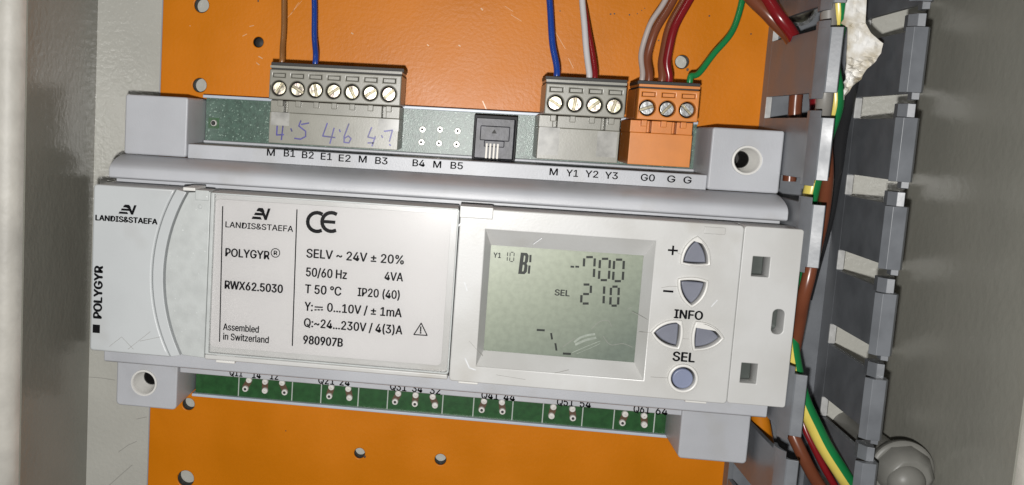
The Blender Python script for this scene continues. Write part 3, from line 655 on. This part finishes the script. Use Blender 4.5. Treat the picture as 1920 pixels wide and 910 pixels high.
wire('wire', 'brown wire hugging a red one into the middle screw of the orange block', into((1240, 162), (1312, -50, 17), (1280, 5, 18), (1254, 55, 19), (1242, 110, 20)), 1.1, 'brown')
wire('wire', 'bright red wire into the middle screw of the orange block', into((1252, 162), (1326, -50, 19), (1290, 5, 20), (1264, 55, 21), (1251, 110, 21)), 1.15, 'red')
wire('wire', 'curved green wire into the last screw of the orange block', into((1293, 162), (1396, -50, 12), (1391, 0, 14), (1375, 55, 16), (1340, 100, 18), (1309, 138, 20)), .85, 'green')
# ================================================================ slotted wiring duct
du = thing('wiring_duct', 'slate grey slotted plastic wiring duct with bent fingers beside the controller', 'cable duct', (94, -40, 0))
Y0, Y1, DX = -150.0, 90.0, 82.7
ch = MB()
ch.prism_y([(DX, .2), (DX, 5.0), (DX+1.3, 5.0), (DX+1.3, 1.6), (105.4, 1.6), (105.4, 9.0), (106.8, 9.0), (106.8, .2)], Y0, Y1)
ch.build('channel', 'duct', du)
LP = [(DX, 5.0), (DX, 40.5), (DX-.7, 42.5), (DX-.8, 44.6), (DX-.3, 46.6), (DX+.7, 48.55), (DX+.95, 48.75), (DX+3.3, 49.57), (DX+3.55, 49.3), (DX+3.5, 48.4), (DX+1.9, 48.2), (DX+.9, 46.0), (DX+.75, 43.6), (DX+1.3, 41.0), (DX+1.3, 5.0)]
SP = [(DX+.05, 40.6), (DX-.68, 42.5), (DX-.78, 44.6), (DX-.28, 46.5), (DX+.62, 48.3), (DX+.9, 47.6), (DX+.45, 46.0), (DX+.2, 44.0), (DX+.7, 41.2)]
LY = [(27.4, 11.9), (5.9, -9.2), (-15.1, -30.5), (-57.3, -73.0), (-79.1, -94.4), (-100.5, -115.8), (48.5, 33.0), (69.8, 54.4)]
for a, c in LY:
    f = MB(); f.prism_y(LP, c, a, shear=0.006*(27-a)/50); f.prism_y(SP, c-1.5, a+1.7, shear=0.006*(27-a)/50); f.build('duct_finger', 'duct', du, bevel=.12, smooth=14)
f = MB(); f.prism_y([(DX, 5.0), (DX, 33.0), (DX+1.3, 33.5), (DX+1.3, 5.0)], -51.8, -36.4); o = f.build('broken_finger', 'duct', du, bevel=.2); o['label'] = 'finger snapped off short behind the controller'
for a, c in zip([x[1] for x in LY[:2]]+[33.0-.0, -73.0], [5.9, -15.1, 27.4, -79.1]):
    f = MB(); f.box(DX-.15, DX+1.45, c, a, 5.0, 5.5); f.build('slot_edge_lit', 'duct_lit_edge', du, bevel=.15)  # pale strips paint the light on the slot ends
RP = [(105.4, 9.0), (104.9, 43.0), (104.5, 47.0), (103.6, 48.3), (101.3, 47.6), (100.5, 47.9), (101.7, 49.75), (104.8, 49.9), (105.7, 48.7), (106.1, 44.0), (106.8, 9.0)]
for k in range(-3, 7):
    a = 28.2-21.25*k; c = a-15.3
    f = MB(); f.box(105.1, 106.95, a+.2, a+5.75, 8.9, 9.6); f.build('slot_edge_lit', 'duct_lit_edge', du, bevel=.2)
    f = MB(); sh_ = 0.022*min(3, max(0, k))/50
    f.prism_y(RP, c, a, shear=sh_)
    f.prism_y([(102.6, 41.5), (102.2, 44.5), (103.4, 47.0), (105.0, 47.6), (105.9, 44.0), (105.6, 41.0)], a-.3, a+3.4, shear=sh_)
    f.prism_y([(104.1, 44.5), (103.9, 47.2), (105.4, 48.0), (105.9, 44.2)], c-1.6, c+.3, shear=sh_)
    f.build('duct_finger', 'duct', du, bevel=.12, smooth=14)
# wires lying in the duct
GW = 'wires lying in the duct'
wire('earth_wire', 'green and yellow striped earth wire curving down through the duct', [P(1566, -60, 38), P(1573, 25, 38), P(1560, 110, 34), P(1566, 198, 34), P(1540, 280, 30), P(1522, 358, 30), P(1500, 450, 28), P(1486, 560, 28), P(1484, 650, 32), P(1500, 735, 38), P(1529, 803, 39), P(1562, 863, 39), P(1602, 920, 37), P(1660, 990, 30)],
     2.0, ['green', 'yellow'], group=GW, stripe=lambda q: 1 if (q > 0.96 or q < 0.20) else 0, seg=28)
wire('wire', 'rust brown wire emerging under the snapped finger in the duct', [P(1546, 230, 24), P(1550, 300, 26), P(1548, 370, 30), P(1535, 440, 36), P(1518, 510, 39), P(1506, 565, 38), P(1494, 630, 32), P(1478, 740, 24), P(1484, 805, 28), P(1512, 868, 30), P(1546, 925, 28), P(1590, 980, 24)], 1.65, 'brown', group=GW)
wire('wire', 'dark red wire between the brown and striped wires at the duct bottom', [P(1494, 720, 24), P(1508, 800, 28), P(1536, 858, 30), P(1570, 920, 30), P(1612, 980, 24)], .9, 'red', group=GW)
wire('cable', 'grey sheathed cable seen between two fingers beside the striped wire', [P(1556, -60, 38), P(1554, 25, 38), P(1550, 110, 38), P(1545, 195, 38), P(1536, 270, 30), P(1526, 330, 22), P(1522, 420, 12)], 2.0, 'greycable', cat='cable', group=GW)
wire('cable', 'black cable bending along the duct floor beside the torn tape', [P(1612, -60, 24), P(1606, 80, 24), P(1590, 180, 22), P(1574, 260, 14), P(1562, 350, 6), P(1545, 430, 3.6), P(1510, 560, 3.6)], 1.9, 'blackcable', cat='cable', group=GW)
wire('cable', 'orange tube added as a stand-in for the orange in the duct gap beside the lower right foot', [P(1404, 690, 8), P(1418, 760, 8), P(1430, 810, 8), P(1436, 850, 6), P(1440, 900, 4)], 2.6, 'orange_filler', cat='cable', group=GW)  # added orange tube, only supplies the orange colour in this gap
wire('wire', 'thick brown wire slanting from the top into the duct slot', [P(1372, -50, 14), P(1412, 0, 18), P(1450, 38, 20), P(1484, 76, 18), P(1494, 130, 10), P(1491, 200, 8), P(1487, 260, 8), P(1480, 340, 8)], 1.8, 'brown', group=GW)
wire('wire', 'thick shiny red wire slanting into the duct beside the brown one', [P(1405, -50, 16), P(1440, 0, 20), P(1466, 38, 22), P(1492, 76, 20), P(1512, 130, 12), P(1528, 170, 6), P(1530, 300, 5)], 1.7, 'red', group=GW)
# torn tape
def tape():
    out = [(1590, -30), (1626, -30), (1624, 10), (1622, 44), (1632, 62), (1655, 82), (1651, 100), (1638, 118), (1622, 130), (1612, 142), (1600, 158), (1588, 172), (1578, 188), (1576, 170), (1584, 130), (1588, 90), (1589, 52), (1576, 44), (1582, 36)]
    b_ = MB(); b_.plate([at(u, v, 41) for u, v in out], [], 40.7, 41.1)
    o = b_.build('torn_tape', 'tape')
    bm = bmesh.new(); bm.from_mesh(o.data)
    bmesh.ops.triangulate(bm, faces=bm.faces)
    for _ in range(3):
        bmesh.ops.subdivide_edges(bm, edges=[e_ for e_ in bm.edges if e_.calc_length() > 1.3*MM], cuts=1)
        bmesh.ops.triangulate(bm, faces=bm.faces)
    from mathutils import noise
    for v in bm.verts:
        z = v.co.z/MM; x = v.co.x/MM; low = max(0, min(1, (22-z)/6))
        v.co.y -= MM*(2.6*abs(noise.noise(Vector((x*.42, z*.42, 3))))+1.6*abs(noise.noise(Vector((x*.95, z*.95, 9))))+.7*noise.noise(Vector((x*2.1, z*2.1, 5))))*(.15+1.2*low)
    bm.to_mesh(o.data); bm.free(); o.data.set_sharp_from_angle(angle=math.radians(12))
    tag(o, 'crumpled torn white tape hanging in the top of the duct', 'tape')
tape()
# screw seen in the topmost slot and the big domed bolt in the corner
zs = thing('floor_screw', 'round zinc screw head in the topmost duct slot', 'screw', (86, 36, 1.6))
x, y = at(1504, 14, 4); k = MB(); k.lathe(x, y, [(4.0, 1.7), (4.0, 2.4), (3.2, 3.6), (1.6, 4.4), (.2, 4.6)]); k.build('screw_head', 'zinc', zs)
k = MB(); k.lathe(x, y, [(5.0, 1.62), (5.0, 1.75), (1, 1.8)]); k.build('washer', 'bluezinc', zs)
cb = thing('domed_bolt', 'large grey domed bolt in the lower right corner beside the duct', 'bolt', (118.3, -84, -4.5))
cx, cy = 118.3, -84.2
k = MB(); k.lathe(cx, cy, [(4.5, -4.5), (4.5, 33.0), (4.4, 33.1)], 32); k.build('shank', 'bolt', cb)
k = MB(); k.lathe(cx, cy, [(7.7, 31.8), (8.0, 32.3), (8.0, 33.6), (7.6, 34.0), (7.0, 34.2)], 48); k.build('flange', 'bolt', cb)
k = MB(); k.lathe(cx, cy, [(7.2, 33.9), (6.9, 36.0), (5.9, 38.4), (4.8, 39.4)], 9); k.build('facets', 'bolt', cb, bevel=.6, smooth=75)
k = MB(); k.lathe(cx-1.0, cy-1.2, [(4.6, 38.2), (4.4, 39.8), (3.5, 41.1), (2.0, 41.9), (.9, 42.15), (.2, 42.2)], 32); k.build('crown', 'bolt', cb)
